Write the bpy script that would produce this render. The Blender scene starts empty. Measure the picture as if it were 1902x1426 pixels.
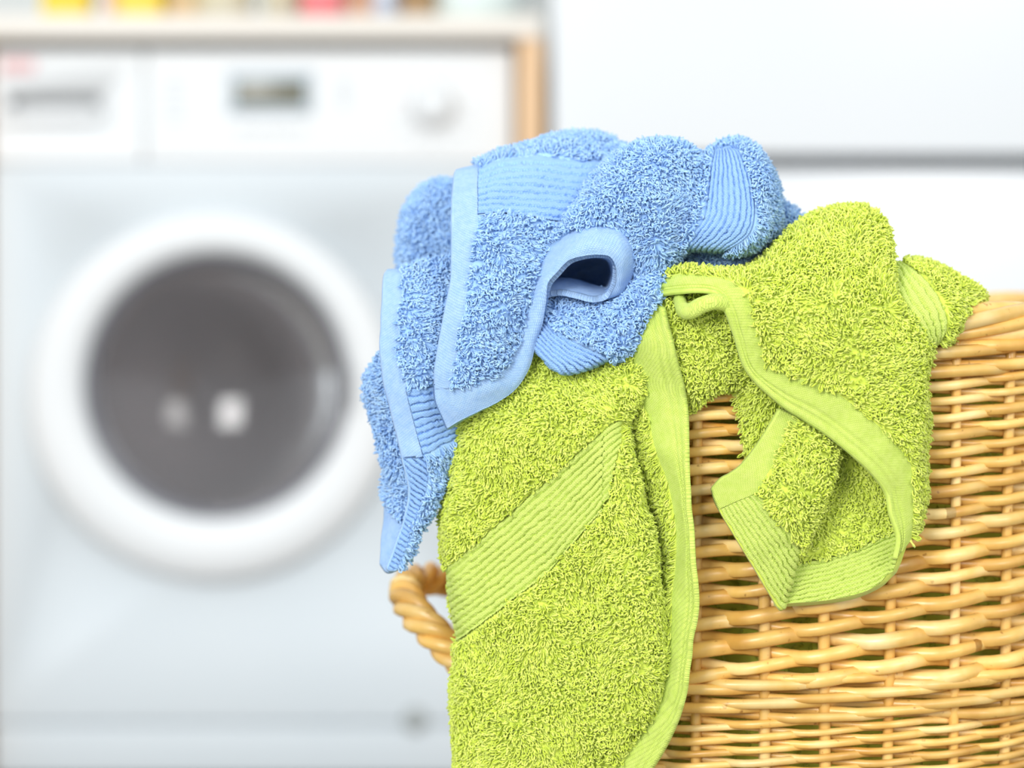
import bpy, bmesh, math, random
import numpy as np
from mathutils import Vector
random.seed(7); rng = np.random.default_rng(11)
SC = bpy.context.scene
COL = SC.collection

# ------------------------------------------------------------------ camera, world, light, exposure
F = 4490.0                     # focal length in photo pixels (85 mm on full frame)
CAMZ = 0.615                   # eye height, level with the basket rim
PX0, PY0 = 951.0, 470.0        # principal column, horizon row
cam = bpy.data.cameras.new('camera'); camo = bpy.data.objects.new('camera', cam); COL.objects.link(camo)
camo.location = (0, 0, CAMZ); camo.rotation_euler = (math.pi/2, 0, 0)
cam.sensor_width = 36; cam.lens = 36*F/1902; cam.shift_y = -(713-PY0)/1902
cam.clip_start = 0.05
cam.dof.use_dof = True; cam.dof.focus_distance = 1.108; cam.dof.aperture_fstop = 4.1
SC.camera = camo
world = bpy.data.worlds.new('world'); SC.world = world; world.use_nodes = True
bgn = world.node_tree.nodes['Background']; bgn.inputs[0].default_value = (0.90, 0.96, 1.0, 1); bgn.inputs[1].default_value = 0.66
def area(name, loc, target, sx, sy, watts, color):
    l = bpy.data.lights.new(name, 'AREA'); l.shape = 'RECTANGLE'; l.size = sx; l.size_y = sy; l.energy = watts; l.color = color
    o = bpy.data.objects.new(name, l); COL.objects.link(o); o.location = loc
    o.rotation_euler = (Vector(target)-Vector(loc)).to_track_quat('-Z', 'Y').to_euler(); return o
# left: unseen key lamp added for shading; right: window mirrored in the porthole glass
area('key_lamp_left_offscreen', (-1.3, -1.5, 1.7), (-1.3, 3, 1.7), 1.1, 1.4, 62, (1, 0.99, 0.975))
area('window_right_offscreen', (1.5, -1.5, 1.8), (1.5, 3, 1.8), 1.1, 1.4, 26, (1, 0.98, 0.95))
vs = SC.view_settings
vs.view_transform = 'Standard'; vs.look = 'None'; vs.gamma = 1; vs.use_curve_mapping = False; vs.exposure = 0.54

def at(px, py, Y):
    return ((px-PX0)/F*Y, Y, CAMZ+(PY0-py)/F*Y)

# ------------------------------------------------------------------ materials
def mat(name, color, rough=0.5, **kw):
    m = bpy.data.materials.new(name); m.use_nodes = True
    b = m.node_tree.nodes['Principled BSDF']
    b.inputs['Base Color'].default_value = (*color, 1); b.inputs['Roughness'].default_value = rough
    for k, v in kw.items(): b.inputs[k].default_value = v
    return m
def nodes(m): return m.node_tree.nodes, m.node_tree.links, m.node_tree.nodes['Principled BSDF']
def noise_tint(m, c1, c2, scale, detail=3, coord='Object', stretch=None):
    N, L, b = nodes(m)
    tc = N.new('ShaderNodeTexCoord'); nz = N.new('ShaderNodeTexNoise'); nz.inputs['Scale'].default_value = scale; nz.inputs['Detail'].default_value = detail
    src = tc.outputs[coord]
    if stretch:
        mp = N.new('ShaderNodeMapping'); mp.inputs['Scale'].default_value = stretch; L.new(src, mp.inputs[0]); src = mp.outputs[0]
    L.new(src, nz.inputs['Vector'])
    mx = N.new('ShaderNodeMix'); mx.data_type = 'RGBA'; mx.inputs[6].default_value = (*c1, 1); mx.inputs[7].default_value = (*c2, 1)
    rp = N.new('ShaderNodeMapRange'); rp.inputs[1].default_value = .32; rp.inputs[2].default_value = .68
    L.new(nz.outputs[0], rp.inputs[0]); L.new(rp.outputs[0], mx.inputs[0]); L.new(mx.outputs[2], b.inputs['Base Color'])
    return mx
M_white = mat('white_enamel', (0.70, 0.75, 0.78), 0.5); noise_tint(M_white, (.68, .735, .77), (.71, .76, .79), 3)
M_plastic = mat('white_plastic', (0.84, 0.855, 0.865), 0.5); noise_tint(M_plastic, (.83, .85, .86), (.85, .86, .865), 4)
M_cab = mat('white_lacquer', (0.83, 0.85, 0.87), 0.22); noise_tint(M_cab, (.82, .845, .865), (.84, .855, .875), 2)
M_grey = mat('grey_plastic', (0.36, 0.385, 0.38), 0.5); noise_tint(M_grey, (.34, .37, .36), (.38, .40, .39), 8)
M_lcd = mat('display_glass', (0.15, 0.145, 0.10), 0.25); noise_tint(M_lcd, (.16, .155, .11), (.18, .175, .13), 5)
M_lcdframe = mat('display_frame', (0.52, 0.60, 0.66), 0.4); noise_tint(M_lcdframe, (.50, .58, .64), (.54, .62, .68), 5)
M_red = mat('red_print', (0.85, 0.42, 0.42), 0.5); noise_tint(M_red, (.84, .40, .40), (.87, .46, .46), 20)
M_pgrey = mat('grey_print', (0.60, 0.63, 0.66), 0.5); noise_tint(M_pgrey, (.58, .61, .64), (.63, .66, .69), 20)
M_gasket = mat('door_gasket_rubber', (0.17, 0.175, 0.20), 0.55); noise_tint(M_gasket, (.16, .165, .19), (.20, .205, .23), 9)
M_drum = mat('drum_steel', (0.40, 0.37, 0.37), 0.35, Metallic=0.7); noise_tint(M_drum, (.34, .30, .29), (.46, .43, .43), 6)
M_glass = mat('door_glass', (0.52, 0.48, 0.49), 0.03, IOR=1.5); M_glass.node_tree.nodes['Principled BSDF'].inputs['Transmission Weight'].default_value = 0.9
noise_tint(M_glass, (.52, .48, .49), (.55, .51, .52), 2)
M_work = mat('worktop_pale_wood', (0.72, 0.66, 0.58), 0.45); noise_tint(M_work, (.78, .72, .64), (.84, .79, .72), 6, 4, stretch=(.3, 3, 12))
M_panel = mat('panel_wood', (0.70, 0.42, 0.20), 0.5); noise_tint(M_panel, (.76, .48, .25), (.83, .56, .33), 8, 4, stretch=(8, 8, .6))
M_wall = mat('wall_paint', (0.72, 0.75, 0.74), 0.8); noise_tint(M_wall, (.71, .74, .73), (.735, .76, .75), 4)
M_floor = mat('floor_wood', (0.20, 0.19, 0.17), 0.5); noise_tint(M_floor, (.18, .165, .15), (.23, .215, .195), 7, 5, stretch=(1, 9, 1))

def willow_mat():
    m = mat('willow', (0.7, 0.45, 0.17), 0.34); N, L, b = nodes(m)
    b.inputs['Specular IOR Level'].default_value = 0.65
    tc = N.new('ShaderNodeTexCoord'); oi = N.new('ShaderNodeObjectInfo')
    add = N.new('ShaderNodeVectorMath'); add.operation = 'MULTIPLY_ADD'
    add.inputs[1].default_value = (1, 1, 1)
    sc = N.new('ShaderNodeVectorMath'); sc.operation = 'SCALE'; sc.inputs[0].default_value = (7, 13, 5); L.new(oi.outputs['Random'], sc.inputs['Scale'])
    L.new(tc.outputs['Object'], add.inputs[0]); L.new(sc.outputs[0], add.inputs[2])
    n1 = N.new('ShaderNodeTexNoise'); n1.inputs['Scale'].default_value = 28; n1.inputs['Detail'].default_value = 4; L.new(add.outputs[0], n1.inputs['Vector'])
    r1 = N.new('ShaderNodeValToRGB'); e = r1.color_ramp.elements
    e[0].position = .28; e[0].color = (.52, .25, .04, 1); e[1].position = .72; e[1].color = (.88, .68, .32, 1)
    k = r1.color_ramp.elements.new(.50); k.color = (.75, .46, .12, 1)
    L.new(n1.outputs[0], r1.inputs[0])
    n2 = N.new('ShaderNodeTexNoise'); n2.inputs['Scale'].default_value = 260; n2.inputs['Detail'].default_value = 2; L.new(add.outputs[0], n2.inputs['Vector'])
    r2 = N.new('ShaderNodeValToRGB'); e = r2.color_ramp.elements; e[0].position = .20; e[0].color = (.30, .16, .06, 1); e[1].position = .32; e[1].color = (1, 1, 1, 1)
    L.new(n2.outputs[0], r2.inputs[0])
    mx = N.new('ShaderNodeMix'); mx.data_type = 'RGBA'; mx.blend_type = 'MULTIPLY'; mx.inputs[0].default_value = .8
    L.new(r1.outputs[0], mx.inputs[6]); L.new(r2.outputs[0], mx.inputs[7])
    hv = N.new('ShaderNodeHueSaturation'); mr = N.new('ShaderNodeMapRange'); mr.inputs[3].default_value = .92; mr.inputs[4].default_value = 1.22
    L.new(oi.outputs['Random'], mr.inputs[0]); L.new(mr.outputs[0], hv.inputs['Value']); L.new(mx.outputs[2], hv.inputs['Color'])
    L.new(hv.outputs[0], b.inputs['Base Color'])
    bp = N.new('ShaderNodeBump'); bp.inputs['Strength'].default_value = .12; bp.inputs['Distance'].default_value = .0006
    L.new(n2.outputs[0], bp.inputs['Height']); L.new(bp.outputs[0], b.inputs['Normal'])
    return m
M_willow = willow_mat()

def cloth_mat(name, lo, hi, woven=False, sheen=0.25):
    m = mat(name, lo, 0.9); N, L, b = nodes(m)
    b.inputs['Sheen Weight'].default_value = sheen; b.inputs['Sheen Roughness'].default_value = .5
    b.inputs['Specular IOR Level'].default_value = .15
    if woven:
        uv = N.new('ShaderNodeAttribute'); uv.attribute_name = 'weave'
        w1 = N.new('ShaderNodeTexBrick'); w1.inputs['Scale'].default_value = 1.0
        w1.inputs['Brick Width'].default_value = .0013; w1.inputs['Row Height'].default_value = .00065
        w1.inputs['Mortar Size'].default_value = .00014; w1.inputs['Mortar Smooth'].default_value = 1.0
        L.new(uv.outputs['Vector'], w1.inputs['Vector'])
        nz = N.new('ShaderNodeTexNoise'); nz.inputs['Scale'].default_value = 420; nz.inputs['Detail'].default_value = 2
        tc = N.new('ShaderNodeTexCoord'); L.new(tc.outputs['Object'], nz.inputs['Vector'])
        mx = N.new('ShaderNodeMix'); mx.data_type = 'RGBA'; mx.inputs[6].default_value = (*hi, 1); mx.inputs[7].default_value = (*lo, 1)
        mr = N.new('ShaderNodeMapRange'); mr.inputs[1].default_value = .35; mr.inputs[2].default_value = .7; mr.inputs[3].default_value = .05; mr.inputs[4].default_value = .45
        L.new(nz.outputs[0], mr.inputs[0])
        L.new(mr.outputs[0], mx.inputs[0]); L.new(mx.outputs[2], b.inputs['Base Color'])
        bp = N.new('ShaderNodeBump'); bp.inputs['Strength'].default_value = .8; bp.inputs['Distance'].default_value = .0003; bp.invert = True
        L.new(w1.outputs['Fac'], bp.inputs['Height']); L.new(bp.outputs[0], b.inputs['Normal'])
    else:
        a = N.new('ShaderNodeAttribute'); a.attribute_name = 'tint'
        mx = N.new('ShaderNodeMix'); mx.data_type = 'RGBA'; mx.inputs[6].default_value = (*lo, 1); mx.inputs[7].default_value = (*hi, 1)
        L.new(a.outputs['Fac'], mx.inputs[0]); L.new(mx.outputs[2], b.inputs['Base Color'])
        nz = N.new('ShaderNodeTexNoise'); nz.inputs['Scale'].default_value = 1500; nz.inputs['Detail'].default_value = 1
        bp = N.new('ShaderNodeBump'); bp.inputs['Strength'].default_value = .3; bp.inputs['Distance'].default_value = .0004
        L.new(nz.outputs[0], bp.inputs['Height']); L.new(bp.outputs[0], b.inputs['Normal'])
    return m

# ------------------------------------------------------------------ object helpers
def tag(o, label=None, cat=None, group=None, kind=None):
    if label: o['label'] = label
    if cat: o['category'] = cat
    if group: o['group'] = group
    if kind: o['kind'] = kind
    return o
def empty(name, loc, label, cat, group=None):
    o = bpy.data.objects.new(name, None); COL.objects.link(o); o.location = loc; o.empty_display_size = .05
    return tag(o, label, cat, group)
def link(name, me, m, parent=None):
    o = bpy.data.objects.new(name, me); COL.objects.link(o)
    if m: me.materials.append(m)
    if parent:
        o.parent = parent
        off = Vector((0, 0, 0)); p = parent
        while p: off += p.location; p = p.parent
        o.location = -off
    return o
def np_mesh(name, v, f, smooth=True, attrs=None):
    v = np.asarray(v, np.float32); f = np.asarray(f, np.int32); k = f.shape[1]
    me = bpy.data.meshes.new(name); me.vertices.add(len(v)); me.vertices.foreach_set('co', v.ravel())
    me.loops.add(f.size); me.loops.foreach_set('vertex_index', f.ravel())
    me.polygons.add(len(f)); me.polygons.foreach_set('loop_start', np.arange(0, f.size, k, dtype=np.int32))
    if smooth: me.polygons.foreach_set('use_smooth', np.ones(len(f), bool))
    for an, (ty, dat) in (attrs or {}).items():
        a = me.attributes.new(an, ty, 'POINT')
        a.data.foreach_set('vector' if ty == 'FLOAT_VECTOR' else 'value', np.asarray(dat, np.float32).ravel())
    me.update(calc_edges=True); return me
def bm_mesh(name, bm, smooth=False):
    me = bpy.data.meshes.new(name); bmesh.ops.recalc_face_normals(bm, faces=bm.faces[:]); bm.to_mesh(me); bm.free()
    if smooth:
        for p in me.polygons: p.use_smooth = True
    return me
def box(name, x0, x1, y0, y1, z0, z1, m, parent=None, bev=0.002, seg=2):
    bm = bmesh.new(); bmesh.ops.create_cube(bm, size=1)
    for v in bm.verts:
        v.co = ((x0+x1)/2+v.co.x*(x1-x0), (y0+y1)/2+v.co.y*(y1-y0), (z0+z1)/2+v.co.z*(z1-z0))
    if bev: bmesh.ops.bevel(bm, geom=bm.edges[:], offset=bev, segments=seg, profile=.6, affect='EDGES')
    return link(name, bm_mesh(name, bm, bool(bev)), m, parent)
def lathe(name, prof, c, axis, m, parent=None, n=96):
    """prof: (radius, along) pairs; axis 'y' turns about a line towards the camera, 'z' about the vertical."""
    v, f = [], []
    for r, t in prof:
        for i in range(n):
            a = 2*math.pi*i/n
            if axis == 'y': v.append((c[0]+r*math.cos(a), c[1]+t, c[2]+r*math.sin(a)))
            else: v.append((c[0]+r*math.cos(a), c[1]+r*math.sin(a), c[2]+t))
    for j in range(len(prof)-1):
        for i in range(n):
            k = (i+1) % n; f.append((j*n+i, j*n+k, (j+1)*n+k, (j+1)*n+i))
    me = np_mesh(name, v, f)
    bm = bmesh.new(); bm.from_mesh(me); bmesh.ops.recalc_face_normals(bm, faces=bm.faces[:]); bm.to_mesh(me); bm.free()
    return link(name, me, m, parent)
def tube_np(P, R, N1, N2, sides=8, caps=True):
    """tube along points P with radii R and cross axes N1, N2 -> verts, quads (end caps pinched)"""
    P = np.asarray(P, float); n = len(P); R = np.broadcast_to(np.asarray(R, float), (n,)).copy()
    if caps:
        P = np.vstack([P[:1], P, P[-1:]]); R = np.r_[R[0]*.02, R, R[-1]*.02]; N1 = np.vstack([N1[:1], N1, N1[-1:]]); N2 = np.vstack([N2[:1], N2, N2[-1:]]); n += 2
    a = np.arange(sides)*2*np.pi/sides
    V = P[:, None]+R[:, None, None]*(np.cos(a)[None, :, None]*N1[:, None]+np.sin(a)[None, :, None]*N2[:, None])
    i = np.arange(n-1)[:, None]*sides; j = np.arange(sides)[None]; k = (j+1) % sides
    Fq = np.stack([i+j, i+k, i+sides+k, i+sides+j], -1).reshape(-1, 4)
    return V.reshape(-1, 3), Fq
def frames(P, up=(0, 0, 1)):
    P = np.asarray(P, float); T = np.gradient(P, axis=0); T /= np.linalg.norm(T, axis=1)[:, None]+1e-12
    A = np.cross(T, np.asarray(up, float)); A /= np.linalg.norm(A, axis=1)[:, None]+1e-9
    return A, np.cross(A, T)
def catmull(P, sub):
    """Catmull-Rom along axis 0, `sub` steps per interval"""
    P = np.asarray(P, float); n = len(P); subs = [sub]*(n-1) if np.isscalar(sub) else sub
    Q = np.concatenate([2*P[:1]-P[1:2], P, 2*P[-1:]-P[-2:-1]])
    out = []
    for i in range(n-1):
        t = np.arange(subs[i])/subs[i]; t = t.reshape((-1,)+(1,)*(P.ndim-1))
        p0, p1, p2, p3 = Q[i], Q[i+1], Q[i+2], Q[i+3]
        out.append(.5*((2*p1)+(-p0+p2)*t+(2*p0-5*p1+4*p2-p3)*t*t+(-p0+3*p1-3*p2+p3)*t**3))
    out.append(P[-1:]); return np.concatenate(out)
def vnoise(p, seed=0):
    """smooth value noise, numpy, p (n,3) -> (n,)"""
    p = p+seed*17.31; i = np.floor(p).astype(np.int64); f = p-i; f = f*f*(3-2*f); r = np.zeros(len(p))
    for dx in (0, 1):
        for dy in (0, 1):
            for dz in (0, 1):
                h = (i[:, 0]+dx)*374761393+(i[:, 1]+dy)*668265263+(i[:, 2]+dz)*2147483647+seed*974711
                h = (h ^ (h >> 13))*1274126177; h = (h ^ (h >> 16)) & 0xffff
                w = (f[:, 0] if dx else 1-f[:, 0])*(f[:, 1] if dy else 1-f[:, 1])*(f[:, 2] if dz else 1-f[:, 2])
                r += w*(h/32768.-1)
    return r

# ------------------------------------------------------------------ room
YM = 2.78                                  # plane of the machine front
SM = F/YM
def xm(px, Y=YM): return (px-PX0)/F*Y
def zm(py, Y=YM): return CAMZ+(PY0-py)/F*Y
tag(box('floor', -3.2, 3.2, -1.5, 3.62, -.06, 0, M_floor, bev=0), 'warm wooden floor', None, kind='structure')
tag(box('wall_back', -3.2, 3.2, 3.5, 3.62, 0, 2.6, M_wall, bev=0), 'pale grey painted wall', None, kind='structure')

# ------------------------------------------------------------------ washing machine
mx0, mx1 = xm(-15), xm(955); mtop = zm(90)
wm = empty('washing_machine', ((mx0+mx1)/2, YM+.28, 0), 'white front-loading washing machine with dark porthole, under the pale worktop', 'washing machine')
box('body', mx0, mx1, YM+.004, YM+.56, .012, mtop, M_white, wm, .006, 3)
zp = zm(305)
box('kick_panel', mx0+.002, mx1-.002, YM-.004, YM+.05, .014, zm(1346), M_white, wm, .003)
box('front_panel', mx0+.001, mx1-.001, YM-.006, YM+.05, zm(1340), zp-.0004, M_white, wm, .003, 3)
pan = box('control_panel', xm(271), mx1-.001, YM-.010, YM+.05, zp, mtop-.002, M_plastic, wm, .006, 3)
drw = box('detergent_drawer', mx0+.001, xm(269.4), YM-.010, YM+.05, zp, mtop-.002, M_plastic, wm, .006, 3)
box('drawer_grip', mx0+.018, xm(190), YM+.028, YM+.031, zm(208), zm(176), M_plastic, drw, 0)   # back of the finger recess
box('grip_lip', mx0+.018, xm(192), YM-.022, YM-.012, zm(228), zm(204), M_plastic, drw, .004)
for k in range(4):   # red printed mark on the drawer, flat print
    box('printed_mark', xm(8+k*16), xm(19+k*16), YM-.0137, YM-.0125, zm(136), zm(112), M_red, drw, 0)
box('display_frame', xm(424), xm(584), YM-.0145, YM-.01, zm(212), zm(132), M_lcdframe, pan, .003)
box('display', xm(440), xm(570), YM-.0155, YM-.01, zm(198), zm(149), M_lcd, pan, .001)
for k in range(5): box('button', xm(440+k*27), xm(459+k*27), YM-.0165, YM-.01, zm(243), zm(231), M_plastic, pan, .002)
kx, kz = xm(805), zm(195)
kb = lathe('program_knob', [(.0005, -.034), (.018, -.034), (.0205, -.031), (.022, -.013), (.029, -.012), (.030, -.009), (.030, .0)], (kx, YM-.004, kz), 'y', M_plastic, pan, 48)
box('knob_pointer', kx-.0015, kx+.0015, YM-.0395, YM-.036, kz+.004, kz+.017, M_pgrey, kb, 0)
for k in range(14):
    a = math.radians(-60+k*300/13+90+30); rr = .043
    box('dial_mark', kx+rr*math.cos(a)-.004, kx+rr*math.cos(a)+.004, YM-.0136, YM-.0125, kz+rr*math.sin(a)-.0009, kz+rr*math.sin(a)+.0009, M_red if k == 5 else M_pgrey, pan, 0)
for r in range(5):
    box('printed_line', xm(628), xm(652), YM-.0136, YM-.0125, zm(150+r*12), zm(147+r*12), M_pgrey, pan, 0)
    box('printed_line', xm(308), xm(345), YM-.0136, YM-.0125, zm(150+r*18), zm(147+r*18), M_pgrey, pan, 0)
# door: white bulging ring, dark gasket, bowl of glass, steel drum behind
dc = (xm(398), YM-.006, zm(738)); gc = (xm(405), YM-.006, zm(716))
door = lathe('door', [(.211, .0), (.2112, -.006), (.209, -.014), (.203, -.021), (.192, -.025), (.180, -.0265), (.168, -.025), (.158, -.020), (.153, -.013), (.1505, -.006), (.150, .004)], dc, 'y', M_plastic, wm, 128)
me = door.data                                  # the opening sits a little above the ring's own centre
for v in me.vertices:
    r = math.hypot(v.co.x-dc[0], v.co.z-dc[2]); k = min(1, max(0, (.212-r)/(.212-.15)))
    v.co.x += (gc[0]-dc[0])*k; v.co.z += (gc[2]-dc[2])*k
lathe('door_gasket', [(.1515, -.010), (.147, -.010), (.1435, -.006), (.142, .004), (.141, .03)], gc, 'y', M_gasket, door, 96)
_Rg = .205
lathe('door_glass', [(.1425, .0)]+[(r_, math.sqrt(_Rg**2-r_**2)-math.sqrt(_Rg**2-.141**2)) for r_ in (.141, .13, .115, .1, .085, .07, .055, .04, .025, .012, .0004)], gc, 'y', M_glass, door, 96)
lathe('drum', [(.1435, .02), (.150, .08), (.150, .36), (.140, .385), (.06, .39), (.055, .375), (.0004, .372)], gc, 'y', M_drum, wm, 96)
box('door_catch', xm(652), xm(664), YM-.036, YM-.026, zm(760), zm(670), M_plastic, door, .004)
lathe('drain_latch', [(.0003, -.004), (.012, -.004), (.014, -.001), (.014, .004)], (xm(772), YM-.005, zm(1335)), 'y', M_grey, wm, 32)
# cut a round mouth in the body and front panel so the drum is really behind the glass
cut = lathe('drum_cutter', [(.0004, -.1), (.1445, -.1), (.1445, .45), (.0004, .45)], gc, 'y', None, None, 96)
for o in [c for c in wm.children if c.name.split('.')[0] in ('body', 'front_panel')]:
    md = o.modifiers.new('mouth', 'BOOLEAN'); md.operation = 'DIFFERENCE'; md.object = cut; md.solver = 'EXACT'
dg = bpy.context.evaluated_depsgraph_get()
for o in [c for c in wm.children if c.name.split('.')[0] in ('body', 'front_panel')]:
    nm = bpy.data.meshes.new_from_object(o.evaluated_get(dg)); o.modifiers.clear(); o.data = nm
bpy.data.objects.remove(cut)
cut = box('grip_cutter', mx0+.02, xm(188), YM-.05, YM+.030, zm(206), zm(178), None, None, .003)
_cu = [drw]+[c for c in wm.children if c.name.split('.')[0] == 'body']
for o in _cu: md = o.modifiers.new('grip', 'BOOLEAN'); md.operation = 'DIFFERENCE'; md.object = cut; md.solver = 'EXACT'
dg = bpy.context.evaluated_depsgraph_get()
for o in _cu: nm = bpy.data.meshes.new_from_object(o.evaluated_get(dg)); o.modifiers.clear(); o.data = nm
bpy.data.objects.remove(cut)

# ------------------------------------------------------------------ worktop, end panels, tall cabinet
wz0, wz1 = zm(71, 2.74), zm(27, 2.74)
tag(box('worktop', xm(-78), xm(1008, 2.74), 2.74, 3.49, wz0, wz1, M_work, bev=.003), 'pale wooden worktop slab over the washing machine', 'worktop')
tag(box('end_panel', xm(962), xm(1008), 2.745, 3.48, 0, wz0+.001, M_panel, bev=.002), 'orange-brown wooden panel between the washing machine and the tall white cabinet', 'panel')
tag(box('end_panel', xm(-75), xm(-28), 2.745, 3.48, 0, wz0+.001, M_panel, bev=.002), 'orange-brown wooden panel carrying the worktop on the detergent drawer side', 'panel')
YC = 2.70
cx0, cx1 = xm(1026, YC), xm(1026, YC)+.60
cab = empty('tall_cabinet', ((cx0+cx1)/2, YC+.3, 0), 'tall white glossy cabinet with doors split by a grey-green gap', 'cabinet')
box('body', cx0+.004, cx1-.004, YC+.085, YC+.6, .0, 1.95, M_cab, cab, .002)
box('side_panel', cx0, cx0+.018, YC+.021, YC+.6, .0, 1.951, M_cab, cab, .002)
box('side_panel', cx1-.018, cx1, YC+.021, YC+.6, .0, 1.951, M_cab, cab, .002)
box('door', cx0, cx1, YC, YC+.022, zm(287, YC), 1.95, M_cab, cab, .004, 3)
box('door', cx0, cx1, YC, YC+.022, .08, zm(317, YC), M_cab, cab, .004, 3)
box('plinth', cx0+.01, cx1-.01, YC+.03, YC+.06, .0, .08, M_cab, cab, .001)

# ------------------------------------------------------------------ packets and bottles on the worktop
def shelf_mat(n, c):
    m = mat(n, c, .4); noise_tint(m, tuple(x*.94 for x in c), tuple(min(1, x*1.05) for x in c), 14); return m
def bottle(px, Y, w, h, col, capcol, label, name='bottle', shoulder=.7):
    c = (xm(px, Y), Y, wz1-.0005); r = w/2
    t = empty(name, c, label, 'bottle', None)
    lathe('bottle_body', [(.0004, 0), (r*.9, 0), (r, .006), (r, h*shoulder), (r*.8, h*(shoulder+.08)), (r*.36, h*(shoulder+.15)), (r*.34, h*.9)], c, 'z', shelf_mat(name+'_body', col), t, 32)
    lathe('cap', [(r*.42, h*.88), (r*.42, h*.99), (r*.36, h), (.0004, h)], c, 'z', shelf_mat(name+'_cap', capcol), t, 24)
    lathe('wrap_label', [(r*1.006, h*.18), (r*1.012, h*.19), (r*1.012, h*.55), (r*1.006, h*.56)], c, 'z', shelf_mat(name+'_wrap', capcol), t, 32)
def carton(px, Y, w, d, h, col, lidcol, label):
    c = (xm(px, Y), Y+d/2, wz1-.0005)
    t = empty('carton', c, label, 'box')
    box('carton_body', c[0]-w/2, c[0]+w/2, Y, Y+d, c[2], c[2]+h, shelf_mat('carton_body', col), t, .002)
    box('lid', c[0]-w/2-.002, c[0]+w/2+.002, Y-.002, Y+d+.002, c[2]+h*.82, c[2]+h+.002, shelf_mat('carton_lid', lidcol), t, .002)
    box('front_label', c[0]-w*.36, c[0]+w*.36, Y-.001, Y+.003, c[2]+h*.3, c[2]+h*.7, shelf_mat('carton_label', lidcol), t, 0)
carton(120, 2.80, .055, .05, .16, (.78, .58, .03), (.8, .75, .5), 'yellow carton at the detergent drawer end of the worktop')
carton(215, 2.82, .020, .05, .15, (.80, .42, .20), (.8, .7, .5), 'slim orange carton touching the yellow packet on the worktop')
carton(258, 2.80, .050, .05, .14, (.80, .60, .06), (.85, .5, .2), 'golden yellow packet beside the slim orange carton')
bottle(336, 2.86, .050, .17, (.72, .52, .28), (.6, .5, .35), 'tan bottle beside the golden yellow packet', 'tan_bottle')
bottle(415, 2.86, .070, .18, (.62, .58, .44), (.7, .66, .5), 'beige bottle between the tan and the khaki bottles', 'beige_bottle')
bottle(525, 2.86, .045, .17, (.56, .52, .38), (.7, .66, .5), 'khaki bottle beside the pink-red bottle', 'khaki_bottle')
bottle(598, 2.80, .048, .16, (.85, .18, .20), (.9, .5, .5), 'pink-red bottle on the worktop', 'red_bottle')
bottle(668, 2.82, .036, .15, (.62, .36, .22), (.5, .3, .2), 'reddish-brown bottle beside the pink-red bottle', 'brown_bottle')
bottle(716, 2.82, .034, .16, (.48, .55, .68), (.8, .85, .9), 'grey-blue bottle between two brown bottles', 'blue_bottle')
bottle(776, 2.80, .040, .15, (.42, .26, .12), (.3, .2, .1), 'dark brown bottle beside the pale mint jar', 'dark_bottle')
bottle(880, 2.84, .110, .15, (.70, .80, .78), (.85, .9, .9), 'wide pale mint jar at the tall cabinet end of the worktop', 'pale_jar')

# ------------------------------------------------------------------ wicker basket
BC = np.array([0.147, 1.298]); BA, BB, BN = .176, .172, 2.25
RIMZ = zm(572, 1.13)
NST = 36
_th = np.linspace(-np.pi, np.pi, 7201)
_c, _s = np.cos(_th), np.sin(_th)
_bx = BA*np.sign(_c)*abs(_c)**(2/BN); _by = BB*np.sign(_s)*abs(_s)**(2/BN)
_arc = np.r_[0, np.cumsum(np.hypot(np.diff(_bx), np.diff(_by)))]; PERIM = _arc[-1]
def ring(x, z, off=0.0):
    """x in stake units round the basket (front = going right), z height, off = outward offset"""
    s = (np.asarray(x, float) % NST)/NST*PERIM
    bx = np.interp(s, _arc, _bx); by = np.interp(s, _arc, _by)
    e = .0006; tx = np.interp((s+e) % PERIM, _arc, _bx)-np.interp((s-e) % PERIM, _arc, _bx); ty = np.interp((s+e) % PERIM, _arc, _by)-np.interp((s-e) % PERIM, _arc, _by)
    l = np.hypot(tx, ty)+1e-12; nx, ny = ty/l, -tx/l
    k = 1-.09*(RIMZ-np.asarray(z, float))/RIMZ
    P = np.stack([BC[0]+bx*k+nx*off, BC[1]+by*k+ny*off, np.broadcast_to(z, bx.shape)], -1)
    Nn = np.stack([nx, ny, np.zeros_like(nx)], -1)
    return P, Nn
def front_depth(px):
    """depth of the basket's front face along a picture column"""
    th = _th[(_th < -.05) & (_th > -np.pi+.05)]
    c, s = np.cos(th), np.sin(th)
    X = BC[0]+BA*np.sign(c)*abs(c)**(2/BN); Y = BC[1]-BB*abs(s)**(2/BN)
    q = X/Y*F+PX0; o = np.argsort(q)
    return np.interp(px, q[o], Y[o])
_qx = np.linspace(600, 2100, 301); _qy = front_depth(_qx); _qy[_qx < 1120] = front_depth(1120.)+.0 
def base_depth(px): return np.interp(px, _qx, _qy)

bk = empty('laundry_basket', (BC[0], BC[1], 0), 'tall round woven willow laundry basket with rope-twisted handle', 'basket')
Z3 = np.array([0, 0, 1.])
def rod(name, x, z, off, r, parent=bk, sides=8):
    P, Nn = ring(x, z, off)
    V, Q = tube_np(P, r, Nn, np.broadcast_to(Z3, Nn.shape), sides)
    return link(name, np_mesh(name, V, Q), M_willow, parent)
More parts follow.
